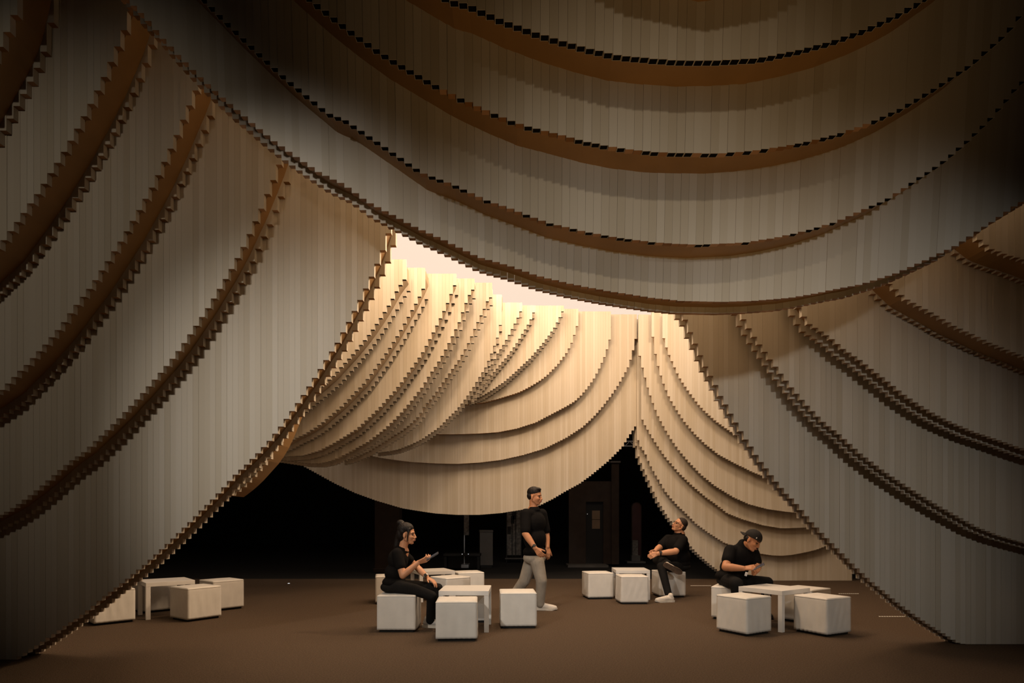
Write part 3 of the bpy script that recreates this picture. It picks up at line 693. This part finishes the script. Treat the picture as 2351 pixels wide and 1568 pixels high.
# --- woman with a bun, seated in profile
def woman():
    root = empty('person', (U(905, 0, 6.9).x, 6.9, 0)); tag(root, 'seated woman in black polo and black jeans with a hair bun, holding a phone', 'person')
    H = Head(U(934, 1226.5, 6.90), (1, -.10, -.04), (.04, 0, 1), 1.0)
    sh_n, sh_f = U(912, 1270, 6.76), U(922, 1270, 7.06)
    el_n, wr_n = U(925, 1321, 6.70), U(961, 1291, 6.72); el_f, wr_f = U(957, 1302, 7.10), U(981, 1326, 7.02)
    nb = U(925, 1262, 6.91)
    bm = bmesh.new(); H.skin(bm, True)
    cap(bm, nb, H.p(-.022, 0, -.05), .052, .046); cap(bm, nb + Vector((0,0,-.02)), U(908, 1325, 6.9), .07, .09); cap(bm, U(908,1325,6.9), U(906,1345,6.9), .09, .09)
    for s_, e_, w_ in ((sh_n, el_n, wr_n), (sh_f, el_f, wr_f)):
        cap(bm, nb + Vector((-.03, 0, -.04)), s_, .05, .045); cap(bm, s_, e_, .044, .040); cap(bm, e_, e_.lerp(w_, .35), .038, .039); cap(bm, e_.lerp(w_, .35), w_, .039, .025)
    hand(bm, wr_n, U(984, 1283, 6.70) - wr_n, (.15, .65, .75), (0, .6, .6), [55, 60, 65, 70], (.75, .35, .55), .92)
    hand(bm, wr_f, U(1008, 1342, 6.96) - wr_f, (.25, -.1, -1), (0, -1, 0), [35, 35, 38, 42], (.5, .8, .1), .95, .08)
    body = fuse('body', bm, .0050, 2, M['skin_a'], root); H.face(root, body)
    bm = bmesh.new()
    ball(bm, U(914, 1285, 6.9), (.115, .165, .135)); ball(bm, U(908, 1315, 6.9), (.122, .16, .12)); ball(bm, U(905, 1336, 6.9), (.135, .17, .075))
    cap(bm, sh_n + Vector((.0, .03, -.01)), sh_f + Vector((0, -.03, -.01)), .060, .060); cap(bm, nb + Vector((-.02, 0, -.03)), U(912,1285,6.9), .075, .11)
    cap(bm, sh_n, sh_n.lerp(el_n, .56), .062, .060); cap(bm, sh_f, sh_f.lerp(el_f, .5), .062, .060)
    cap(bm, nb + Vector((-.012, 0, -.018)), U(914, 1285, 6.9), .072, .10); collar(bm, nb + Vector((-.004, 0, -.004)), H.p(-.02, 0, -.05) - nb, .054, .026)
    fuse('shirt', bm, .007, 10, M['shirt'], root)
    bm = bmesh.new()
    ball(bm, U(904, 1347, 6.9), (.150, .175, .075)); kn, kf = U(991, 1368, 6.76), U(1006, 1350, 7.06); an, af = U(988, 1424, 6.97), U(1000, 1421, 7.08)
    chain(bm, [U(908, 1346, 6.80), U(952, 1354, 6.78), kn], [.078, .066, .056]); chain(bm, [U(908, 1346, 7.0), U(955, 1346, 7.03), kf], [.078, .068, .056])
    chain(bm, [kn, kn.lerp(an, .5), an], [.056, .052, .050]); chain(bm, [kf, kf.lerp(af, .5), af], [.056, .052, .050])
    fuse('trousers', bm, .008, 7, M['trouser'], root)
    shoe(root, (U(987, 0, 6.98).x, 6.99, 0), (1, -.15, 0), (0, 0, 1), M['shoegrey'], M['sole']); shoe(root, (U(999, 0, 7.10).x, 7.10, 0), (1, -.05, 0), (0, 0, 1), M['shoegrey'], M['sole'])
    bm = bmesh.new()
    H.ball(bm, (-.018, 0, .060), (.096, .085, .078)); H.ball(bm, (-.058, 0, -.005), (.062, .078, .085)); H.ball(bm, (-.078, 0, .128), (.044, .042, .034)); H.ball(bm, (-.055, 0, .112), (.045, .045, .03)); H.ball(bm, (-.035, 0, .03), (.058, .087, .07))
    for g in (-1, 1):
        H.cap(bm, (.045, g*.062, .060), (.030, g*.074, -.01), .012, .009); H.cap(bm, (.030, g*.074, -.01), (.024, g*.070, -.085), .009, .005)
    H.cap(bm, (-.085, .01, -.03), (-.112, .0, -.14), .050, .036); H.cap(bm, (-.112, 0, -.14), (-.112, 0, -.21), .036, .014)
    fuse('hair', bm, .006, 2, M['hair'], root)
    watch(root, body, el_f, wr_f, .034, M['whitestrap'], M['strap'])
    phone(U(993, 1277, 6.70), (.80, 0, .48), (-.45, -.25, .82), 'dark smartphone held up by the seated woman with the bun')
woman()

# --- walking man
def walker():
    Y = 8.33
    root = empty('person', (U(1232, 0, Y).x, Y, 0)); tag(root, 'man in black polo and light grey trousers walking to the right', 'person')
    H = Head(U(1228, 1140, Y), (.90, -.42, -.06), (.06, 0, 1), 1.02)
    sh_n, sh_f = U(1207, 1180, 8.20), U(1244, 1180, 8.44); el_n, wr_n = U(1206, 1225, 8.10), U(1229, 1259, 8.00); el_f, wr_f = U(1254, 1226, 8.46), U(1257, 1256, 8.36)
    nb = U(1225, 1171, 8.34)
    bm = bmesh.new(); H.skin(bm); cap(bm, nb, H.p(-.02, 0, -.05), .062, .055); cap(bm, nb, U(1228, 1275, Y), .08, .1)
    for s_, e_, w_ in ((sh_n, el_n, wr_n), (sh_f, el_f, wr_f)):
        cap(bm, nb + Vector((0, 0, -.05)), s_, .06, .05); cap(bm, s_, e_, .055, .047); cap(bm, e_, e_.lerp(w_, .35), .046, .047); cap(bm, e_.lerp(w_, .35), w_, .047, .030)
    hand(bm, wr_n, U(1240, 1272, 7.97) - wr_n, (.35, .9, .1), (.7, -.2, .5), [55, 60, 65, 70], (.75, .5, .3), 1.05)
    hand(bm, wr_f, U(1258, 1276, 8.33) - wr_f, (-.3, .9, .1), (.7, -.6, 0), [50, 55, 60, 65], (.75, .5, .3), 1.05)
    body = fuse('body', bm, .0055, 2, M['skin_b'], root); H.face(root, body)
    bm = bmesh.new(); A = Matrix.Rotation(math.radians(44), 3, 'Z')      # shoulder line direction
    ball(bm, U(1226, 1200, 8.32), (.190, .135, .165), A); ball(bm, U(1228, 1237, 8.32), (.175, .14, .17), A); ball(bm, U(1228, 1267, 8.33), (.180, .15, .095), A)
    cap(bm, sh_n, sh_f, .072, .072); cap(bm, nb + Vector((0, 0, -.03)), U(1226, 1195, Y), .09, .13)
    cap(bm, sh_n, sh_n.lerp(el_n, .82), .075, .070); cap(bm, sh_f, sh_f.lerp(el_f, .8), .075, .070)
    collar(bm, nb + Vector((.005, -.01, .012)), H.p(-.02, 0, -.05) - nb, .060, .030); fuse('shirt', bm, .008, 9, M['shirt'], root)
    bm = bmesh.new(); ball(bm, U(1227, 1281, Y), (.165, .15, .10), A)
    h1, k1, a1 = U(1233, 1290, 8.26), U(1243, 1333, 8.22), U(1240, 1386, 8.30); h2, k2, a2 = U(1219, 1290, 8.40), U(1204, 1333, 8.42), U(1174, 1374, 8.56)
    chain(bm, [h1, k1, k1.lerp(a1, .5), a1], [.100, .078, .070, .062]); chain(bm, [h2, k2, k2.lerp(a2, .5), a2], [.100, .080, .070, .062])
    fuse('trousers', bm, .008, 7, M['greytrouser'], root)
    shoe(root, (U(1243, 0, 8.33).x, 8.31, 0), (1, -.12, 0), (0, 0, 1), M['shoe'], M['sole'])
    shoe(root, (U(1170, 0, 8.56).x, 8.56, .085), (.86, -.05, -.42), (.42, 0, .86), M['shoe'], M['sole'])
    bm = bmesh.new(); H.ball(bm, (-.018, 0, .058), (.097, .082, .078)); H.ball(bm, (-.052, 0, .008), (.058, .0775, .062)); H.ball(bm, (.034, 0, .098), (.048, .056, .028)); fuse('hair', bm, .006, 2, M['hair'], root)
    watch(root, body, el_n, wr_n, .036, M['strap'], M['phone'])
walker()

# --- man looking up, legs crossed
def looker():
    root = empty('person', (U(1562, 0, 9.8).x, 9.8, 0)); tag(root, 'seated man with glasses and cropped hair, legs crossed, looking up', 'person')
    H = Head(U(1560, 1206, 9.76), (-.82, -.30, .46), (.45, -.05, .88), 1.08)
    sh_n, sh_f = U(1568, 1240, 9.62), U(1534, 1238, 9.90); el_n, wr_n = U(1551, 1266, 9.43), U(1510, 1271, 9.38); el_f, wr_f = U(1514, 1257, 9.78), U(1505, 1264, 9.50)
    nb = U(1560, 1227, 9.79)
    bm = bmesh.new(); H.skin(bm); cap(bm, nb, H.p(-.025, 0, -.045), .066, .060); cap(bm, nb, U(1560, 1290, 9.8), .09, .12)
    for s_, e_, w_ in ((sh_n, el_n, wr_n), (sh_f, el_f, wr_f)):
        cap(bm, nb + Vector((0, 0, -.06)), s_, .06, .055); cap(bm, s_, e_, .058, .050); cap(bm, e_, e_.lerp(w_, .35), .049, .051); cap(bm, e_.lerp(w_, .35), w_, .051, .032)
    hand(bm, wr_n, U(1495, 1276, 9.40) - wr_n, (-.2, .9, -.35), (-.3, 0, .9), [60, 65, 70, 70], (.7, .5, .3), 1.08)
    hand(bm, wr_f, U(1492, 1275, 9.45) - wr_f, (-.2, -.8, -.4), (-.3, 0, .9), [60, 65, 70, 70], (.7, .5, .3), 1.08)
    body = fuse('body', bm, .0055, 2, M['skin_a'], root); H.face(root, body, True, M['crop'])
    bm = bmesh.new(); A = Matrix.Rotation(math.radians(-48), 3, 'Z')
    ball(bm, U(1554, 1252, 9.76), (.205, .155, .165), A); ball(bm, U(1558, 1277, 9.78), (.195, .175, .15), A); ball(bm, U(1560, 1293, 9.8), (.175, .17, .085), A)
    cap(bm, sh_n, sh_f, .078, .078); cap(bm, nb + Vector((0, 0, -.03)), U(1556, 1250, 9.76), .095, .14)
    cap(bm, sh_n, sh_n.lerp(el_n, .72), .080, .078); cap(bm, sh_f, sh_f.lerp(el_f, .7), .080, .076)
    collar(bm, nb + Vector((-.012, -.012, .012)), H.p(-.02, 0, -.05) - nb, .066, .030); fuse('shirt', bm, .008, 9, M['shirt'], root)
    bm = bmesh.new(); ball(bm, U(1561, 1301, 9.8), (.170, .18, .075), A)
    k1, a1 = U(1518, 1300, 9.36), U(1534, 1362, 9.16); k2, a2 = U(1508, 1285, 9.74), U(1534, 1294, 9.30)
    chain(bm, [U(1556, 1302, 9.68), k1, k1.lerp(a1, .5), a1], [.090, .068, .060, .055]); chain(bm, [U(1550, 1298, 9.90), k2, k2.lerp(a2, .5), a2], [.090, .072, .062, .055])
    fuse('trousers', bm, .008, 7, M['trouser'], root)
    shoe(root, (U(1536, 0, 9.08).x, 9.10, 0), (-1, -.16, 0), (0, 0, 1), M['shoe'], M['sole'])
    shoe(root, U(1534, 1301, 9.20) + Vector((0, -.07, 0)), (.80, -.05, -.42), (.18, .96, .16), M['shoe'], M['darksole'])
    bm = bmesh.new(); H.ball(bm, (-.018, 0, .050), (.0925, .0805, .078)); H.ball(bm, (-.055, 0, .0), (.053, .0765, .065)); fuse('hair', bm, .006, 2, M['crop'], root)
    # glasses
    bm = bmesh.new()
    for g in (-1, 1):
        for k in range(14):
            t, t2 = 2*math.pi*k/14, 2*math.pi*(k+1)/14
            H.cap(bm, (.094, g*.032 + .021*math.cos(t), -.002 + .019*math.sin(t)), (.094, g*.032 + .021*math.cos(t2), -.002 + .019*math.sin(t2)), .0022, .0022)
        H.cap(bm, (.094, g*.053, .004), (.0, g*.081, .006), .0022, .0022)
    H.cap(bm, (.096, -.011, .004), (.096, .011, .004), .0022, .0022)
    o = put('glasses', mesh_of(bm, 'glasses', True), M['strap'], root); o['label'] = 'thin round dark glasses'
    watch(root, body, el_n, wr_n, .041, M['strap'], M['phone'])
looker()

# --- person in a backward cap, seated, reading a phone
def capman():
    root = empty('person', (U(1678, 0, 7.66).x, 7.66, 0)); tag(root, 'seated man in black polo and backward charcoal cap looking down at a phone', 'person')
    H = Head(U(1727, 1241, 7.50), (.60, -.66, -.46), (.42, -.12, .90), 1.06)
    sh_n, sh_f = U(1677, 1265, 7.56), U(1729, 1270, 7.66); el_n, wr_n = U(1666, 1302, 7.40), U(1707, 1305, 7.28); el_f, wr_f = U(1739, 1301, 7.58), U(1731, 1316, 7.36)
    nb = U(1707, 1254, 7.60)
    bm = bmesh.new(); H.skin(bm); cap(bm, nb + Vector((.01, 0, -.035)), H.p(-.02, 0, -.045), .056, .056); cap(bm, nb + Vector((0, 0, -.06)), U(1680, 1320, 7.66), .07, .12)
    for s_, e_, w_ in ((sh_n, el_n, wr_n), (sh_f, el_f, wr_f)):
        cap(bm, nb + Vector((0, 0, -.06)), s_, .06, .052); cap(bm, s_, e_, .056, .049); cap(bm, e_, e_.lerp(w_, .35), .048, .050); cap(bm, e_.lerp(w_, .35), w_, .050, .031)
    hand(bm, wr_n, U(1725, 1303, 7.25) - wr_n, (.1, .55, -.8), (.3, .2, .8), [40, 55, 65, 70], (.85, .35, .1), 1.04)
    hand(bm, wr_f, U(1743, 1306, 7.24) - wr_f, (-.25, .2, .9), (-.6, -.6, 0), [50, 55, 60, 65], (.75, .55, .35), 1.04)
    body = fuse('body', bm, .0055, 2, M['skin_b'], root); H.face(root, body)
    bm = bmesh.new(); H.cap(bm, (.101, -.022, -.052), (.106, 0, -.047), .0045, .0055); H.cap(bm, (.106, 0, -.047), (.101, .022, -.052), .0055, .0045); put('moustache', mesh_of(bm, 'moustache', True), M['crop'], root, body)
    bm = bmesh.new(); H.ball(bm, (-.035, 0, .0), (.070, .0785, .055)); fuse('hair', bm, .006, 2, M['hair'], root)
    bm = bmesh.new(); A = Matrix.Rotation(math.radians(18), 3, 'Z')
    ball(bm, U(1700, 1276, 7.62), (.195, .145, .150), A); ball(bm, U(1686, 1303, 7.65), (.185, .16, .15), A); ball(bm, U(1677, 1322, 7.66), (.190, .18, .09), A)
    cap(bm, sh_n, sh_f, .078, .076); cap(bm, nb + Vector((0, 0, -.022)), U(1700, 1276, 7.62), .098, .13)
    cap(bm, sh_n, sh_n.lerp(el_n, .55), .080, .076); cap(bm, sh_f, sh_f.lerp(el_f, .6), .078, .074)
    collar(bm, nb + Vector((.012, -.01, .010)), H.p(-.02, 0, -.05) - nb, .066, .040); fuse('shirt', bm, .008, 9, M['shirt'], root)
    bm = bmesh.new(); ball(bm, U(1679, 1334, 7.66), (.180, .185, .075), A)
    k1, a1 = U(1691, 1340, 7.22), U(1694, 1410, 7.27); k2, a2 = U(1762, 1337, 7.58), U(1756, 1398, 7.70)
    chain(bm, [U(1671, 1333, 7.56), k1, k1.lerp(a1, .5), a1], [.092, .078, .062, .055]); chain(bm, [U(1692, 1333, 7.72), k2, k2.lerp(a2, .5), a2], [.092, .070, .060, .055])
    fuse('trousers', bm, .008, 7, M['trouser'], root)
    shoe(root, (U(1695, 0, 7.27).x, 7.25, 0), (.35, -1, 0), (0, 0, 1), M['strap'], M['darksole']); shoe(root, (U(1757, 0, 7.72).x, 7.72, 0), (-.05, -1, 0), (0, 0, 1), M['strap'], M['darksole'])
    # cap: crown dome and brim to the back
    bm = bmesh.new(); r = bmesh.ops.create_uvsphere(bm, u_segments=32, v_segments=20, radius=1.0)
    bmesh.ops.bisect_plane(bm, geom=bm.verts[:]+bm.edges[:]+bm.faces[:], plane_co=(0, 0, -.08), plane_no=(0, 0, 1), clear_inner=True)
    for v in bm.verts:
        x, y, z = v.co; v.co = H.p(-.010 + x*.104, y*.086, .038 + z*.096)
    o = put('cap_crown', mesh_of(bm, 'cap_crown', True), M['cap'], root); sm = o.modifiers.new('s', 'SOLIDIFY'); sm.thickness = .004; sm.offset = -1
    bm = bmesh.new(); A_ = []; B_ = []
    for k in range(13):
        a = math.radians(-62 + 124*k/12)
        for lst, rad, dz in ((A_, .092, 0.0), (B_, .162, -.018)):
            lst.append((-.010 - rad*math.cos(a)*(1.0 if rad < .1 else 1.0), rad*math.sin(a)*(.86 if rad < .1 else .60), .034 + dz + .012*math.cos(2*a)))
    for lay in (0, -.004):
        pass
    va = [bm.verts.new(H.p(*p)) for p in A_]; vb = [bm.verts.new(H.p(*p)) for p in B_]
    va2 = [bm.verts.new(H.p(p[0], p[1], p[2]-.005)) for p in A_]; vb2 = [bm.verts.new(H.p(p[0], p[1], p[2]-.005)) for p in B_]
    for k in range(12):
        bm.faces.new([va[k], va[k+1], vb[k+1], vb[k]]); bm.faces.new([va2[k+1], va2[k], vb2[k], vb2[k+1]]); bm.faces.new([vb[k], vb[k+1], vb2[k+1], vb2[k]]); bm.faces.new([va[k+1], va[k], va2[k], va2[k+1]])
    bm.faces.new([va[0], vb[0], vb2[0], va2[0]]); bm.faces.new([vb[12], va[12], va2[12], vb2[12]])
    put('brim', mesh_of(bm, 'brim'), M['cap'], root, None)
    bm = bmesh.new(); H.ball(bm, (.055, -.066, .050), (.006, .006, .009)); put('cap_mark', mesh_of(bm, 'cap_mark', True), M['cream'], root, o)
    bm = bmesh.new(); box(bm, U(1713, 1318, 7.34), (.03, .01, .05), Matrix.Rotation(.3, 3, 'Y'), .004); q = put('shirt_tag', mesh_of(bm, 'shirt_tag'), M['cream'], root); q['label'] = 'small pale tag'
    phone(U(1741, 1301, 7.22), (.75, -.35, .45), (-.45, -.1, .85), 'dark smartphone in the hands of the man in the backward cap')
capman()

bpy.data.scenes.remove(TMP)
